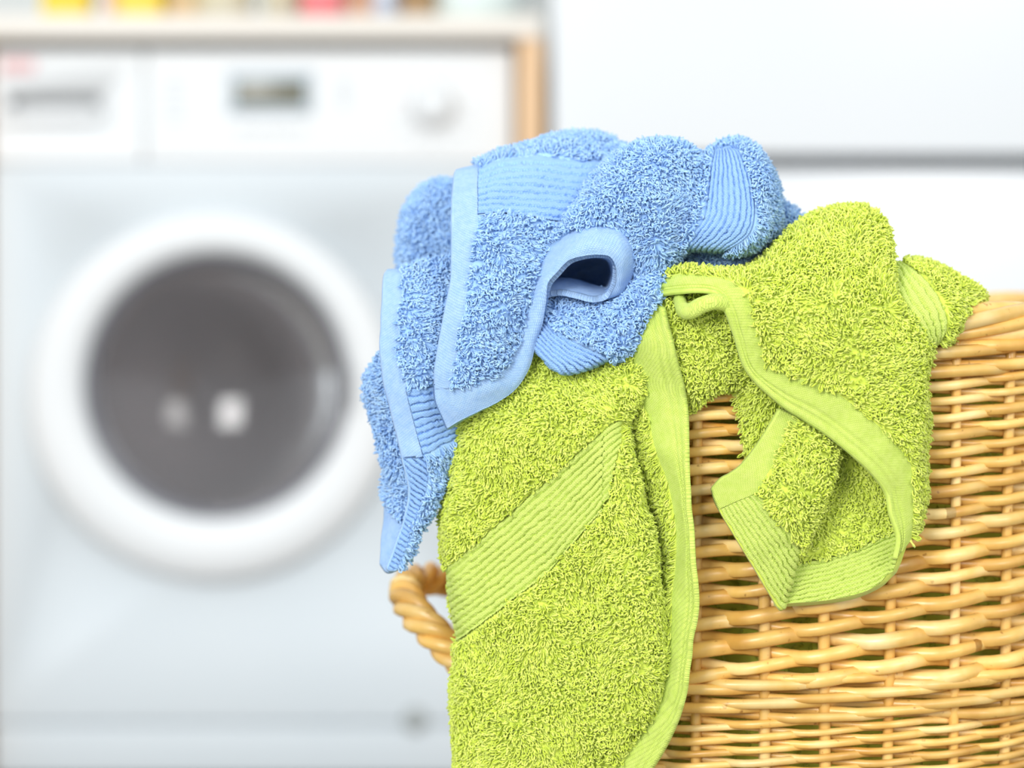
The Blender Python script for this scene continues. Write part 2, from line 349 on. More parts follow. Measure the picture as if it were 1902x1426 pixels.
# stakes
stake_r = .0027
for i in range(NST):
    z = np.linspace(.004, RIMZ-.004, 24)
    x = np.full_like(z, i)+.05*np.sin(z*9+i*2.1)
    P, Nn = ring(x, z, 0); T = np.stack([-Nn[:, 1], Nn[:, 0], 0*z], -1)
    V, Q = tube_np(P, stake_r*(1+.08*math.sin(i*5)), Nn, T, 8)
    link('stake', np_mesh('stake', V, Q), M_willow, bk)
def zfront(py): return zm(py, 1.128)
def weave_row(zc, h, row, split, wale=0, name='weaver', sps=7, sides=8):
    r = h*(.78 if wale else .60)
    x0 = rng.uniform(0, NST)
    segs = np.linspace(0, NST, split+1)
    for a, b in zip(segs[:-1], segs[1:]):
        x = np.arange(int((b-a+1.1)*sps)+1)/sps+a+x0
        if wale:
            ph = 2*np.pi*(x+row)/3.; off = (stake_r+r)*np.clip(np.cos(ph)*1.3+.45, -1, 1); dz = .2*h*np.sin(ph)
        else:
            ph = np.pi*(x+row); c = np.cos(ph); off = (stake_r*.62+r*.86)*np.sign(c)*np.abs(c)**.8
            dz = .30*h*np.sin(ph)
        jit = .07*h*np.sin(x*.9+row*1.7)+.05*h*np.sin(x*2.3+row*3.1)
        rr = r*(1+.10*np.sin(x*.55+row*2.)+.05*np.sin(x*1.9+row))
        rr[:3] *= np.array([.55, .75, .9]); rr[-3:] *= np.array([.9, .75, .55])
        zz = zc+dz+jit
        # the rod's tips slip behind the wall
        off = off.copy(); n = len(off)
        rod(name, x, zz, off, rr, sides=sides)
row = 0; y = 692.
while y < 1252:                                  # plain weave, rods thickening downwards
    h = 14.5+9.3*min(1, max(0, (y-700)/460.))
    weave_row(zfront(y+h/2), h/3980., row, 2 if row % 2 else 1); y += h; row += 1
for k in range(7):                               # band of waling
    weave_row(zfront(1259+k*12.), 12.5/3980., k, 1, 1, 'waling_rod')
y = 1340.
while y < 1500: weave_row(zfront(y+6), 12.0/3980., row, 1); y += 12.0; row += 1
zz = zfront(1500)
while zz > .03: weave_row(zz-.0032, .0064, row, 1, sps=3, sides=6); zz -= .0064; row += 1
for k in range(5): weave_row(zfront(640+k*12.), 14.5/3980., k, 1, 1, 'waling_rod')   # waling under the border
# rolled border: strands twisted round the rim
for k in range(7):
    x = np.linspace(0, NST, NST*7+1); ph = 2*np.pi*x/7.+2*np.pi*k/7
    zc = RIMZ-.0070; R = .0066
    P, Nn = ring(x, zc+R*.98*np.sin(ph), 0)
    P = P+Nn*(R*np.cos(ph))[:, None]
    V, Q = tube_np(P, .0036*(1+.12*math.sin(k*2.3)), Nn, np.broadcast_to(Z3, Nn.shape), 8, False)
    link('border_rod', np_mesh('border_rod', V, Q), M_willow, bk)
lathe('basket_base', [(.0004, .012), (.150, .012), (.152, .02), (.152, .026), (.0004, .026)], (BC[0], BC[1], 0), 'z', M_willow, bk, 48)
# handle on the side: three rods twisted into a rope
hp = catmull(np.array([at(905, 1262, 1.215), at(862, 1232, 1.212), at(812, 1182, 1.215), at(765, 1130, 1.232), at(757, 1088, 1.26), at(800, 1074, 1.30), at(850, 1080, 1.33), at(890, 1085, 1.345)]), 14)
A, B_ = frames(hp, (0, 1, .3))
hd = bpy.data.objects.new('handle', None); COL.objects.link(hd); hd.parent = bk; hd.location = Vector(hp[0])-bk.location
for k in range(4):
    ph = np.linspace(0, 2*np.pi*3.0, len(hp))+k*np.pi/2
    P = hp+.0050*(np.cos(ph)[:, None]*A+np.sin(ph)[:, None]*B_)
    V, Q = tube_np(P, .0043, A, B_, 8); o = link('handle_strand', np_mesh('handle_strand', V, Q), M_willow, None)
    o.parent = hd; o.location = -Vector(hp[0])

# ------------------------------------------------------------------ towels
class Towel:
    def __init__(s, name, label, loc, mats, seed):
        s.root = empty(name, loc, label, 'towel'); s.m = mats; s.seed = seed
        s.tv, s.tf, s.n = [], [], 0
        s.pp, s.pn, s.pd = [], [], []
    def sheet(s, ctrl, hem=None, rib=None, thick=.0030, res=5.4, density=1.0, back_density=0.0, wob=.0012, name_hem='hem', pile_h=1.0, hem_edge=None):
        """ctrl[row][col] = (px, py, cm in front of the basket face). hem/rib: functions of (px, py, row, col) -> mask, (mask, t)"""
        C = np.array(ctrl, float); R, K = C.shape[:2]
        lu = np.linalg.norm(np.diff(C[..., :2], axis=1), axis=2).max(0); lv = np.linalg.norm(np.diff(C[..., :2], axis=0), axis=2).max(1)
        du_ = np.abs(np.diff(C[..., 2], axis=1)).max(0)*25; dv_ = np.abs(np.diff(C[..., 2], axis=0)).max(1)*25   # depth steps count too
        def steps(sub): return np.concatenate([np.arange(q)/q+i for i, q in enumerate(sub)]+[[float(len(sub))]])
        flip = [0]
        def evaluate(su, sv):
            G = catmull(C, sv); G = np.swapaxes(catmull(np.swapaxes(G, 0, 1), su), 0, 1)
            nr, nc = G.shape[:2]
            rr = np.broadcast_to(steps(sv)[:, None], (nr, nc)); cc = np.broadcast_to(steps(su)[None], (nr, nc))
            px, py, d = G[..., 0], G[..., 1], G[..., 2]
            Y = base_depth(px)-d/100.
            W = np.stack([(px-PX0)/F*Y, Y, CAMZ+(PY0-py)/F*Y], -1)
            def normals(W):
                n = np.cross(np.gradient(W, axis=0), np.gradient(W, axis=1)); return n/(np.linalg.norm(n, axis=2)[..., None]+1e-12)
            n = normals(W)
            if not flip[0]: flip[0] = -1 if n[..., 1].mean() > 0 else 1
            flat = W.reshape(-1, 3)
            W = W+n*flip[0]*(wob*(vnoise(flat*55, s.seed)+.5*vnoise(flat*120, s.seed+3))).reshape(nr, nc)[..., None]
            n = normals(W)*flip[0]
            mh = np.zeros((nr, nc), bool) if hem is None else hem(px, py, rr, cc)
            mr = np.zeros((nr, nc), bool); tt = np.zeros((nr, nc))
            if rib is not None:
                mr, tt = rib(px, py, rr, cc); mr = mr & ~mh
            return px, py, W, n, mh, mr, tt, cc
        su = [int(np.clip(max(a, .6*b)/res, 3, 60)) for a, b in zip(lu, du_)]; sv = [int(np.clip(max(a, .6*b)/res, 3, 60)) for a, b in zip(lv, dv_)]
        px, py, W, n, mh, mr, tt, cc = evaluate(su, sv)
        nr, nc = px.shape; flip = flip[0]
        disp = np.where(mr, -.0024, 0.)
        disp[0, :] = disp[-1, :] = 0; disp[:, 0] = disp[:, -1] = 0
        if mr.any():                                   # ribbed band: finer skin with wavy grooves
            flip_ = flip; flip = [flip_]
            k = 2
            X = evaluate([q*k for q in su], [q*k for q in sv]); flip = flip_
            fpx, fpy, fW, fn, fmh, fmr, ft, fcc = X; fl = fW.reshape(-1, 3)
            wl = (.17*vnoise(fl*750, 5)+.10*vnoise(fl*280, 9)+.10*vnoise(fl*90, 4)).reshape(fpx.shape)
            g = np.abs(((ft+wl) % 1)-.5)*2
            dsp = -.0022*np.clip((g-.66)/.34, 0, 1)**1.1+.0004*np.sqrt(np.clip(1-g*g, 0, 1))
            fr_ = fW+fn*(thick/2+dsp)[..., None]
            id_ = np.arange(fpx.size).reshape(fpx.shape)
            q_ = np.stack([id_[:-1, :-1], id_[1:, :-1], id_[1:, 1:], id_[:-1, 1:]], -1).reshape(-1, 4)
            if flip_ < 0: q_ = q_[:, ::-1]
            q_ = q_[fmr.ravel()[q_].all(1)]
            u_, inv_ = np.unique(q_, return_inverse=True)
            wv_ = fW.reshape(-1, 3)[u_][:, [0, 2, 1]]
            link('ribbed_border', np_mesh('ribbed_border', fr_.reshape(-1, 3)[u_], inv_.reshape(-1, 4), True, {'weave': ('FLOAT_VECTOR', wv_)}), s.m['rib'], s.root)
        # hem: two stitched grooves beside its free edge
        if mh.any() and hem_edge is not None:
            te = np.abs(cc-hem_edge)
            disp = disp+np.where(mh, -.0009*(np.exp(-((te-.17)/.05)**2)+np.exp(-((te-.34)/.05)**2)), 0)
        front = W+n*(thick/2+disp)[..., None]; backs = W-n*(thick/2)
        # weave coordinates in metres
        ul = np.cumsum(np.r_[np.zeros((1, nr)), np.linalg.norm(np.diff(W, axis=1), axis=2).T], 0).T
        vl = np.cumsum(np.r_[np.zeros((1, nc)), np.linalg.norm(np.diff(W, axis=0), axis=2)], 0)
        wv = np.stack([vl, ul, 0*ul], -1)
        idx = np.arange(nr*nc).reshape(nr, nc); nv = nr*nc
        a, b, c, e = idx[:-1, :-1], idx[:-1, 1:], idx[1:, 1:], idx[1:, :-1]
        qf = np.stack([a, e, c, b], -1).reshape(-1, 4)
        if flip < 0: qf = qf[:, ::-1]
        qb = qf[:, ::-1]+nv
        # rounded border strip round the sheet
        bi = np.r_[idx[0, :], idx[1:, -1], idx[-1, -2::-1], idx[-2:0:-1, 0]]
        Wf = W.reshape(-1, 3); nf = n.reshape(-1, 3)
        tb = np.roll(Wf[bi], -1, 0)-np.roll(Wf[bi], 1, 0); ob = np.cross(tb, nf[bi]); ob /= np.linalg.norm(ob, axis=1)[:, None]+1e-12
        cen = Wf.mean(0)
        inner = np.r_[idx[1, :], idx[1:, -2], idx[-2, -2::-1], idx[-2:0:-1, 1]]
        sgn = np.sign(((Wf[bi]-Wf[inner])*ob).sum(1))[:, None]
        rim = Wf[bi]+ob*sgn*thick*.5
        ri = np.arange(len(bi))+2*nv; rj = np.roll(ri, -1); bj = np.roll(bi, -1)
        q1 = np.stack([bi, bj, rj, ri], -1); q2 = np.stack([ri, rj, bj+nv, bi+nv], -1)
        V = np.concatenate([front.reshape(-1, 3), backs.reshape(-1, 3), rim]); WV = np.concatenate([wv.reshape(-1, 3)]*2+[wv.reshape(-1, 3)[bi]])
        Fq = np.concatenate([qf, qb, q1, q2])
        reg = np.where(mh, 1, np.where(mr, 2, 0)).ravel(); regv = np.concatenate([reg, reg, reg[bi]])
        fr = regv[Fq].min(1); fr = np.where((regv[Fq] == fr[:, None]).all(1), fr, regv[Fq].max(1))
        for k, nm in ((1, name_hem), (2, 'ribbed_border')):
            sel = Fq[fr == k]
            if len(sel) < 4: continue
            if k == 2: s.tv.append(V[np.unique(sel)]); s.tf.append(np.unique(sel, return_inverse=True)[1].reshape(-1, 4)+s.n); s.n += len(np.unique(sel)); continue
            u, inv = np.unique(sel, return_inverse=True)
            link(nm, np_mesh(nm, V[u], inv.reshape(-1, 4), True, {'weave': ('FLOAT_VECTOR', WV[u])}), s.m['woven'], s.root)
        sel = Fq[fr == 0]
        if len(sel):
            u, inv = np.unique(sel, return_inverse=True)
            s.tv.append(V[u]); s.tf.append(inv.reshape(-1, 4)+s.n); s.n += len(u)
        # pile sample points
        for side, dens in ((1, density), (-1, back_density)):
            if dens <= 0: continue
            S = front if side > 0 else backs
            A0, B0, C0, E0 = S[:-1, :-1], S[:-1, 1:], S[1:, 1:], S[1:, :-1]
            ar = .5*np.linalg.norm(np.cross(C0-A0, E0-B0), axis=2)
            rg = reg.reshape(nr, nc); ok = (rg[:-1, :-1] == 0) & (rg[1:, 1:] == 0) & (rg[1:, :-1] == 0) & (rg[:-1, 1:] == 0)
            lam = ar*ok*dens*LOOPS
            cnt = np.floor(lam+rng.random(lam.shape)).astype(int)
            ii, jj = np.nonzero(cnt); ii = np.repeat(ii, cnt[ii, jj]); jj = np.repeat(jj, cnt[np.nonzero(cnt)])
            fu, fv = rng.random(len(ii))[:, None], rng.random(len(ii))[:, None]
            P = (A0[ii, jj]*(1-fu)+B0[ii, jj]*fu)*(1-fv)+(E0[ii, jj]*(1-fu)+C0[ii, jj]*fu)*fv
            s.pp.append(P); s.pn.append(n[ii, jj]*side); s.pd.append(np.full(len(ii), pile_h))
    def finish(s):
        V = np.concatenate(s.tv); Q = np.concatenate(s.tf)
        cl = link('terry_cloth', np_mesh('terry_cloth', V, Q, True, {'tint': ('FLOAT', np.full(len(V), .55))}), s.m['terry'], s.root)
        P = np.concatenate(s.pp); Nn = np.concatenate(s.pn); ph = np.concatenate(s.pd)
        vw = np.array([0, 0, CAMZ])-P; vw /= np.linalg.norm(vw, axis=1)[:, None]; kp = (vw*Nn).sum(1) > -.4   # none on faces turned to the basket
        P, Nn, ph = P[kp], Nn[kp], ph[kp]; m = len(P)
        # coherent comb direction, hanging a little with gravity
        cmb = np.stack([vnoise(P*70, s.seed+20+k)+.6*vnoise(P*190, s.seed+30+k) for k in range(3)], -1)+rng.normal(0, .28, (m, 3))+np.array([0, 0, -.35])
        cmb -= Nn*(cmb*Nn).sum(1)[:, None]; cl_ = np.linalg.norm(cmb, axis=1)[:, None]+1e-9
        cmb = cmb/cl_*np.minimum(cl_, 1.)
        L = Nn*rng.uniform(.45, .85, m)[:, None]+cmb*.95; L /= np.linalg.norm(L, axis=1)[:, None]
        t1 = rng.normal(size=(m, 3)); t1 -= L*(t1*L).sum(1)[:, None]; t1 /= np.linalg.norm(t1, axis=1)[:, None]
        t2 = np.cross(L, t1)
        H = .0040*ph*rng.uniform(.65, 1.2, m); Wd = rng.uniform(.0007, .0012, m); r = .00041*rng.uniform(.85, 1.2, m)
        NS, K = 5, 3
        tk = np.linspace(0, 1, NS); arch = np.sin(np.pi*np.clip(tk, .0, 1))**.75
        side = (tk-.5)*np.array([1, 1.5, 1, 1.5, 1]); tw = .6*np.sin(2*np.pi*tk)
        ctr = P[:, None]-Nn[:, None]*.0003+L[:, None]*(H[:, None]*arch[None])[..., None]+t1[:, None]*(Wd[:, None]*side[None])[..., None]+t2[:, None]*(Wd[:, None]*tw[None])[..., None]
        T = np.gradient(ctr, axis=1); T /= np.linalg.norm(T, axis=2)[..., None]+1e-12
        N1 = t2[:, None]-T*(T*t2[:, None]).sum(2)[..., None]; N1 /= np.linalg.norm(N1, axis=2)[..., None]+1e-12
        N2 = np.cross(T, N1)
        a = np.arange(K)*2*np.pi/K
        V = ctr[:, :, None]+r[:, None, None, None]*(np.cos(a)[None, None, :, None]*N1[:, :, None]+np.sin(a)[None, None, :, None]*N2[:, :, None])
        i = np.arange(NS-1)[:, None]*K; j = np.arange(K)[None]; k = (j+1) % K
        q = np.stack([i+j, i+k, i+K+k, i+K+j], -1).reshape(-1, 4)
        Q = (q[None]+(np.arange(m)*NS*K)[:, None, None]).reshape(-1, 4)
        tint = np.repeat(rng.uniform(.1, 1.0, m), NS*K)
        o = link('terry_pile', np_mesh('terry_pile', V.reshape(-1, 3), Q, True, {'tint': ('FLOAT', tint)}), s.m['terry'], cl)
        tag(o, kind='stuff'); print('PILE', s.root.name, m)

LOOPS = 660000.
GM = {'terry': cloth_mat('lime_terry', (.58, .71, .05), (.80, .90, .18)), 'rib': cloth_mat('lime_rib', (.60, .76, .14), (.68, .82, .19), True, .1), 'woven': cloth_mat('lime_woven', (.50, .68, .07), (.67, .81, .18), True, .1)}
BM = {'terry': cloth_mat('blue_terry', (.28, .51, .91), (.48, .71, .97)), 'rib': cloth_mat('blue_rib', (.26, .47, .88), (.34, .56, .93), True, .1), 'woven': cloth_mat('blue_woven', (.25, .46, .86), (.43, .63, .94), True, .1)}
green = Towel('green_towel', 'lime green terry towel hanging over the rim and front of the wicker basket', (BC[0]-.08, 1.14, RIMZ-.2), GM, 1)
blue = Towel('blue_towel', 'light blue terry towel heaped on top of the green towel', (0.05, 1.14, RIMZ), BM, 2)

# --- green: long front panel with diagonal ribbed band, valley and hem on its free edge
GA = [
 [(950, 585, -3.), (930, 575, -1.), (980, 560, -.5), (1050, 550, -.3), (1120, 548, -.2), (1165, 548, .4), (1172, 552, .6), (1178, 560, 2.0), (1232, 575, 2.3)],
 [(925, 650, -2.), (900, 645, .6), (950, 645, 1.0), (1050, 640, 1.3), (1120, 635, 1.3), (1168, 632, 1.3), (1172, 628, 1.0), (1176, 625, 2.3), (1250, 650, 2.6)],
 [(895, 725, -2.), (868, 722, .8), (925, 722, 1.6), (1040, 718, 2.1), (1135, 712, 2.5), (1187, 706, 2.2), (1186, 712, .6), (1192, 715, 1.8), (1270, 738, 2.1)],
 [(876, 800, -2.), (853, 800, .8), (900, 800, 2.3), (1010, 795, 3.1), (1100, 790, 3.6), (1146, 788, 2.9), (1158, 794, .7), (1217, 805, 2.0), (1276, 820, 2.4)],
 [(858, 900, -2.), (837, 900, .8), (885, 900, 2.3), (1005, 895, 3.2), (1108, 888, 3.8), (1166, 886, 3.0), (1180, 892, .7), (1249, 905, 2.0), (1279, 910, 2.6)],
 [(853, 1000, -2.), (834, 1000, .8), (880, 1000, 2.3), (1005, 995, 3.2), (1130, 990, 3.9), (1192, 986, 3.1), (1208, 990, .7), (1262, 1000, 2.0), (1284, 1005, 2.7)],
 [(860, 1100, -2.), (840, 1100, .8), (885, 1100, 2.3), (1015, 1098, 3.2), (1148, 1092, 3.9), (1206, 1087, 3.1), (1222, 1090, .8), (1257, 1096, 1.9), (1293, 1095, 2.7)],
 [(874, 1205, -2.), (854, 1205, .8), (895, 1205, 2.3), (1015, 1203, 3.2), (1150, 1200, 3.8), (1214, 1197, 3.0), (1230, 1199, 1.1), (1252, 1202, 2.0), (1284, 1200, 2.6)],
 [(868, 1310, -2.), (849, 1310, .8), (890, 1310, 2.3), (1000, 1310, 3.1), (1125, 1308, 3.5), (1196, 1308, 3.0), (1212, 1310, 1.9), (1228, 1312, 2.2), (1268, 1305, 2.5)],
 [(876, 1425, -2.), (857, 1425, .8), (890, 1425, 2.2), (975, 1425, 3.0), (1060, 1425, 3.1), (1118, 1425, 2.7), (1130, 1425, 2.3), (1146, 1425, 2.4), (1212, 1420, 2.3)],
 [(878, 1530, -2.), (858, 1530, .8), (880, 1530, 2.2), (930, 1530, 2.8), (985, 1530, 2.9), (1030, 1528, 2.7), (1042, 1528, 2.4), (1058, 1528, 2.4), (1125, 1515, 2.3)],
]
def ga_rib(px, py, r, c):
    up = 1040-.887*(px-849)
    lo = np.interp(px, [800, 848, 1016, 1090, 1120, 1150], [1235, 1194, 1067, 982, 945, 905])
    t = (py-up)/(lo-up)
    right = 1152-(py-767)*.10
    return (t > 0) & (t < 1) & (px < right) & (c > .5) & (c < 5), t*10.5
green.sheet(GA, hem=lambda px, py, r, c: c >= 7, rib=ga_rib, res=3.6, hem_edge=8)
# --- green: shaded fold between the panel's hem and the flap
GB = [
 [(1160, 535, -1.5), (1230, 530, -1.2), (1300, 530, -1.2), (1400, 545, -1.2)],
 [(1165, 560, .8), (1230, 556, 1.2), (1300, 556, 1.2), (1410, 570, 1.2)],
 [(1170, 600, 1.3), (1232, 595, 1.7), (1305, 592, 1.7), (1410, 605, 1.5)],
 [(1175, 660, .9), (1235, 650, 1.7), (1310, 645, 1.6), (1410, 650, 1.3)],
 [(1195, 745, .5), (1248, 730, 1.3), (1312, 695, 1.4), (1405, 680, 1.1)],
 [(1205, 780, .1), (1268, 764, .7), (1318, 722, .8), (1400, 695, .7)],
 [(1200, 765, -.6), (1262, 748, -.2), (1315, 706, -.1), (1398, 680, -.1)],
]
green.sheet(GB, density=1.0)
# --- green: big flap with hem running along its free edge
GC = [
 [(1195, 556, 1.2), (1206, 536, 1.0), (1218, 522, .3), (1230, 510, -.6), (1240, 502, -1.4), (1246, 500, -3)],
 [(1266, 541, 2.6), (1268, 517, 2.2), (1278, 512, 1.1), (1296, 518, -.2), (1318, 517, -1.4), (1335, 515, -3.4)],
 [(1330, 546, 2.9), (1352, 527, 2.6), (1380, 514, 1.8), (1397, 510, .6), (1408, 502, -.6), (1424, 492, -3.2)],
 [(1352, 580, 3.0), (1388, 563, 2.9), (1430, 525, 2.1), (1460, 482, 1.0), (1486, 424, -.9), (1508, 416, -3.4)],
 [(1366, 622, 2.9), (1406, 618, 3.0), (1480, 575, 2.9), (1530, 500, 2.1), (1572, 398, -.8), (1582, 402, -3.6)],
 [(1391, 690, 2.6), (1424, 672, 2.8), (1510, 620, 3.2), (1580, 530, 2.6), (1626, 414, -.7), (1620, 422, -3.6)],
 [(1448, 746, 2.8), (1479, 701, 3.0), (1560, 655, 3.2), (1620, 580, 2.7), (1644, 472, .6), (1638, 474, -2.0)],
 [(1496, 777, 2.9), (1528, 716, 3.0), (1592, 672, 3.1), (1640, 618, 2.7), (1660, 566, 1.9), (1654, 556, .2)],
 [(1547, 811, 2.9), (1580, 752, 3.0), (1630, 705, 3.0), (1680, 650, 2.5), (1720, 636, 1.3), (1722, 620, .2)],
 [(1614, 869, 2.9), (1648, 808, 3.0), (1676, 770, 2.7), (1700, 735, 2.0), (1710, 714, .9), (1710, 700, .2)],
 [(1648, 914, 2.8), (1684, 850, 2.9), (1700, 828, 2.4), (1707, 808, 1.6), (1713, 790, .6), (1716, 780, .1)],
 [(1655, 952, 2.6), (1693, 898, 2.7), (1702, 890, 2.2), (1704, 880, 1.4), (1708, 870, .5), (1710, 865, .1)],
 [(1666, 992, 2.4), (1691, 956, 2.4), (1697, 946, 1.9), (1702, 938, 1.3), (1706, 930, .5), (1700, 925, .1)],
 [(1660, 1034, 2.1), (1682, 1004, 2.1), (1686, 996, 1.7), (1689, 990, 1.1), (1691, 985, .5), (1687, 980, .1)],
]
green.sheet(GC, hem=lambda px, py, r, c: c <= 1, res=3.3, hem_edge=0)
# --- green: corner of the towel lying on the rim, with its ribbed band
GD = [
 [(1615, 488, -1.6), (1642, 492, -1.2), (1672, 489, -1.4), (1690, 489, -2.0), (1695, 495, -2.8), (1695, 505, -4)],
 [(1632, 530, .2), (1652, 525, .5), (1705, 513, .3), (1728, 504, -.6), (1742, 508, -2), (1740, 517, -4)],
 [(1655, 575, 1.2), (1674, 572, 1.5), (1738, 553, 1.3), (1762, 537, .4), (1785, 526, -1.2), (1780, 535, -3)],
 [(1682, 612, 1.5), (1699, 606, 1.8), (1755, 590, 1.7), (1782, 572, 1.0), (1815, 553, -0.6), (1810, 565, -2)],
 [(1708, 640, 1.4), (1720, 636, 1.6), (1751, 618, 1.6), (1766, 612, 1.2), (1785, 591, 0.3), (1779, 600, -0.5)],
 [(1725, 656, 1.1), (1730, 649, 1.2), (1741, 638, 1.2), (1749, 638, 1.0), (1758, 630, .5), (1752, 634, 0)],
]
green.sheet(GD, rib=lambda px, py, r, c: ((c > 1) & (c < 2.05), (c-1)*5), res=3.3)
# --- green: hollow of the curled end (seen from inside)
GE = [
 [(1690, 850, 2.0), (1645, 820, 1.0), (1595, 790, .5), (1540, 760, .5), (1490, 730, .7)],
 [(1694, 912, 2.0), (1652, 892, 1.0), (1600, 868, .5), (1550, 845, .4), (1490, 830, .7)],
 [(1692, 962, 2.0), (1655, 955, 1.1), (1600, 945, .5), (1545, 932, .5), (1475, 920, .8)],
 [(1684, 1002, 1.9), (1652, 1008, 1.2), (1597, 1020, .7), (1535, 1030, .6), (1455, 1035, .8)],
 [(1672, 1034, 1.8), (1642, 1052, 1.2), (1592, 1072, .9), (1525, 1084, .8), (1445, 1085, .9)],
 [(1660, 1060, 1.6), (1632, 1086, 1.2), (1582, 1107, 1.0), (1515, 1117, .9), (1442, 1121, .9)],
]
green.sheet(GE, rib=lambda px, py, r, c: (py > np.interp(px, [1440, 1480, 1540, 1600, 1650, 1700], [1052, 1046, 1034, 1014, 992, 980]), (py-np.interp(px, [1440, 1480, 1540, 1600, 1650, 1700], [1052, 1046, 1034, 1014, 992, 980]))/8.5), res=3.3, pile_h=.75)
# --- green: folded corner in front of the hollow
GF = [
 [(1448, 764, 2.0), (1482, 778, 2.1), (1515, 795, 2.2), (1550, 822, 1.9), (1535, 832, 1.0)],
 [(1417, 817, 1.9), (1452, 836, 2.2), (1495, 848, 2.6), (1536, 872, 2.1), (1515, 885, 1.0)],
 [(1382, 863, 1.8), (1422, 888, 2.2), (1470, 908, 2.6), (1513, 932, 2.1), (1492, 945, 1.0)],
 [(1358, 882, 1.7), (1408, 914, 2.1), (1446, 952, 2.5), (1482, 1014, 2.0), (1465, 1020, 1.0)],
 [(1340, 892, 1.6), (1372, 930, 1.9), (1418, 995, 2.1), (1464, 1074, 1.6), (1452, 1075, .9)],
 [(1325, 908, 1.5), (1338, 944, 1.7), (1390, 1030, 1.8), (1446, 1122, 1.2), (1440, 1118, .9)],
]
def gf_rib(px, py, r, c):
    return (r > 3) & (c > .9), (r-3)*4.5
green.sheet(GF, hem=lambda px, py, r, c: (c <= 1), rib=gf_rib, res=3.3)
# --- green: strip behind the folded corner
GG = [
 [(1376, 675, .2), (1420, 680, .9), (1470, 690, .9), (1540, 720, .6)],
 [(1372, 730, .2), (1415, 735, .9), (1470, 745, .9), (1540, 770, .6)],
 [(1379, 785, .2), (1420, 790, .9), (1470, 800, .8), (1530, 820, .5)],
 [(1387, 845, .3), (1425, 850, .8), (1470, 860, .7), (1520, 870, .4)],
 [(1396, 880, .3), (1430, 890, .5), (1470, 900, .4), (1510, 900, .3)],
]
green.sheet(GG)
# --- green: rest of the towel lying inside the basket
GH = []
for yy, (zpy, dd) in enumerate([(560, -2.0), (535, -5.0), (520, -9.), (515, -14.), (530, -19.), (545, -24.)]):
    GH.append([(880+(0 if i else 0)+i*165, zpy+(14 if i in (0, 5) else 0)+(8*math.sin(i*2+yy)), dd) for i in range(6)])
green.sheet(GH, res=12, density=.10)
GI = [[(q, yy, -3.6-100*(float(front_depth(q))-float(base_depth(q)))+.35*math.sin(q*.02+yy*.013)) for q in np.linspace(900, 2020, 12)] for yy in (585, 700, 830, 960, 1100, 1250, 1400, 1600)]
green.sheet(GI, res=14, density=.06, wob=.003)
# hanging loop under the flap's hem
lp = catmull(np.array([at(1262, 556, 1.116), at(1268, 574, 1.106), at(1282, 578, 1.101), at(1305, 566, 1.098), at(1330, 560, 1.098), at(1352, 566, 1.102), at(1362, 580, 1.112)]), 8)
A, B_ = frames(lp, (0, 0, 1)); V, Q = tube_np(lp, .0030, A, B_*1.3, 10)
link('hanging_loop', np_mesh('hanging_loop', V, Q, True, {'weave': ('FLOAT_VECTOR', V)}), GM['woven'], green.root)

# --- blue: front panel with hem along its left edge and ribbed band near the top
BLA = [
 [(850, 500, -7.), (890, 490, -7.), (960, 470, -8.5), (1040, 460, -9.5), (1110, 460, -9.5), (1180, 470, -9.)],
 [(850, 420, -6.2), (890, 405, -6.2), (960, 375, -7.5), (1040, 355, -8.5), (1110, 350, -8.5), (1180, 370, -8.)],
 [(856, 345, -4.5), (890, 325, -4.5), (960, 306, -5.5), (1040, 286, -6.5), (1110, 286, -6.5), (1180, 311, -6)],
 [(850, 326, -2.2), (888, 312, -2.2), (960, 283, -4), (1040, 259, -5), (1110, 259, -5), (1172, 287, -4.5)],
 [(848, 322, -.6), (888, 316, -.6), (960, 289, -1.7), (1036, 274, -2.4), (1100, 278, -2.6), (1160, 296, -2.8)],
 [(845, 353, .6), (887, 350, .8), (955, 325, .2), (1025, 312, -.2), (1090, 318, -.5), (1145, 325, -.9)],
 [(843, 395, 1.5), (887, 397, 1.7), (945, 392, 1.5), (1005, 385, 1.2), (1060, 378, .8), (1110, 365, .1)],
 [(843, 455, 2.2), (882, 455, 2.5), (930, 452, 2.6), (980, 446, 2.2), (1025, 438, 1.6), (1062, 425, .9)],
 [(841, 520, 2.7), (873, 522, 3.0), (915, 520, 3.2), (955, 515, 3.0), (985, 510, 2.5), (1008, 488, 1.9)],
 [(831, 575, 3.0), (864, 577, 3.3), (900, 577, 3.5), (930, 575, 3.4), (958, 572, 2.9), (979, 568, 2.3)],
 [(818, 640, 3.2), (853, 640, 3.5), (885, 640, 3.7), (912, 638, 3.6), (936, 636, 3.1), (956, 632, 2.6)],
 [(811, 690, 3.2), (845, 686, 3.5), (872, 684, 3.7), (898, 680, 3.6), (922, 676, 3.3), (943, 668, 2.8)],
 [(812, 722, 3.1), (836, 720, 3.4), (862, 712, 3.6), (888, 704, 3.5), (912, 696, 3.3), (938, 686, 2.9)],
]
def bla_rib(px, py, r, c):
    up = np.interp(px, [880, 919, 960, 1007, 1070, 1133, 1170], [322, 306, 297, 292, 300, 305, 310])
    lo = np.interp(px, [880, 928, 976, 1007, 1040, 1090, 1150], [400, 399, 405, 410, 412, 415, 420])
    t = (py-up)/(lo-up)
    return (t > 0) & (t < 1) & (r > 3.7) & (c >= 1), t*8.6
blue.sheet(BLA, hem=lambda px, py, r, c: c <= 1, rib=bla_rib, res=3.3)
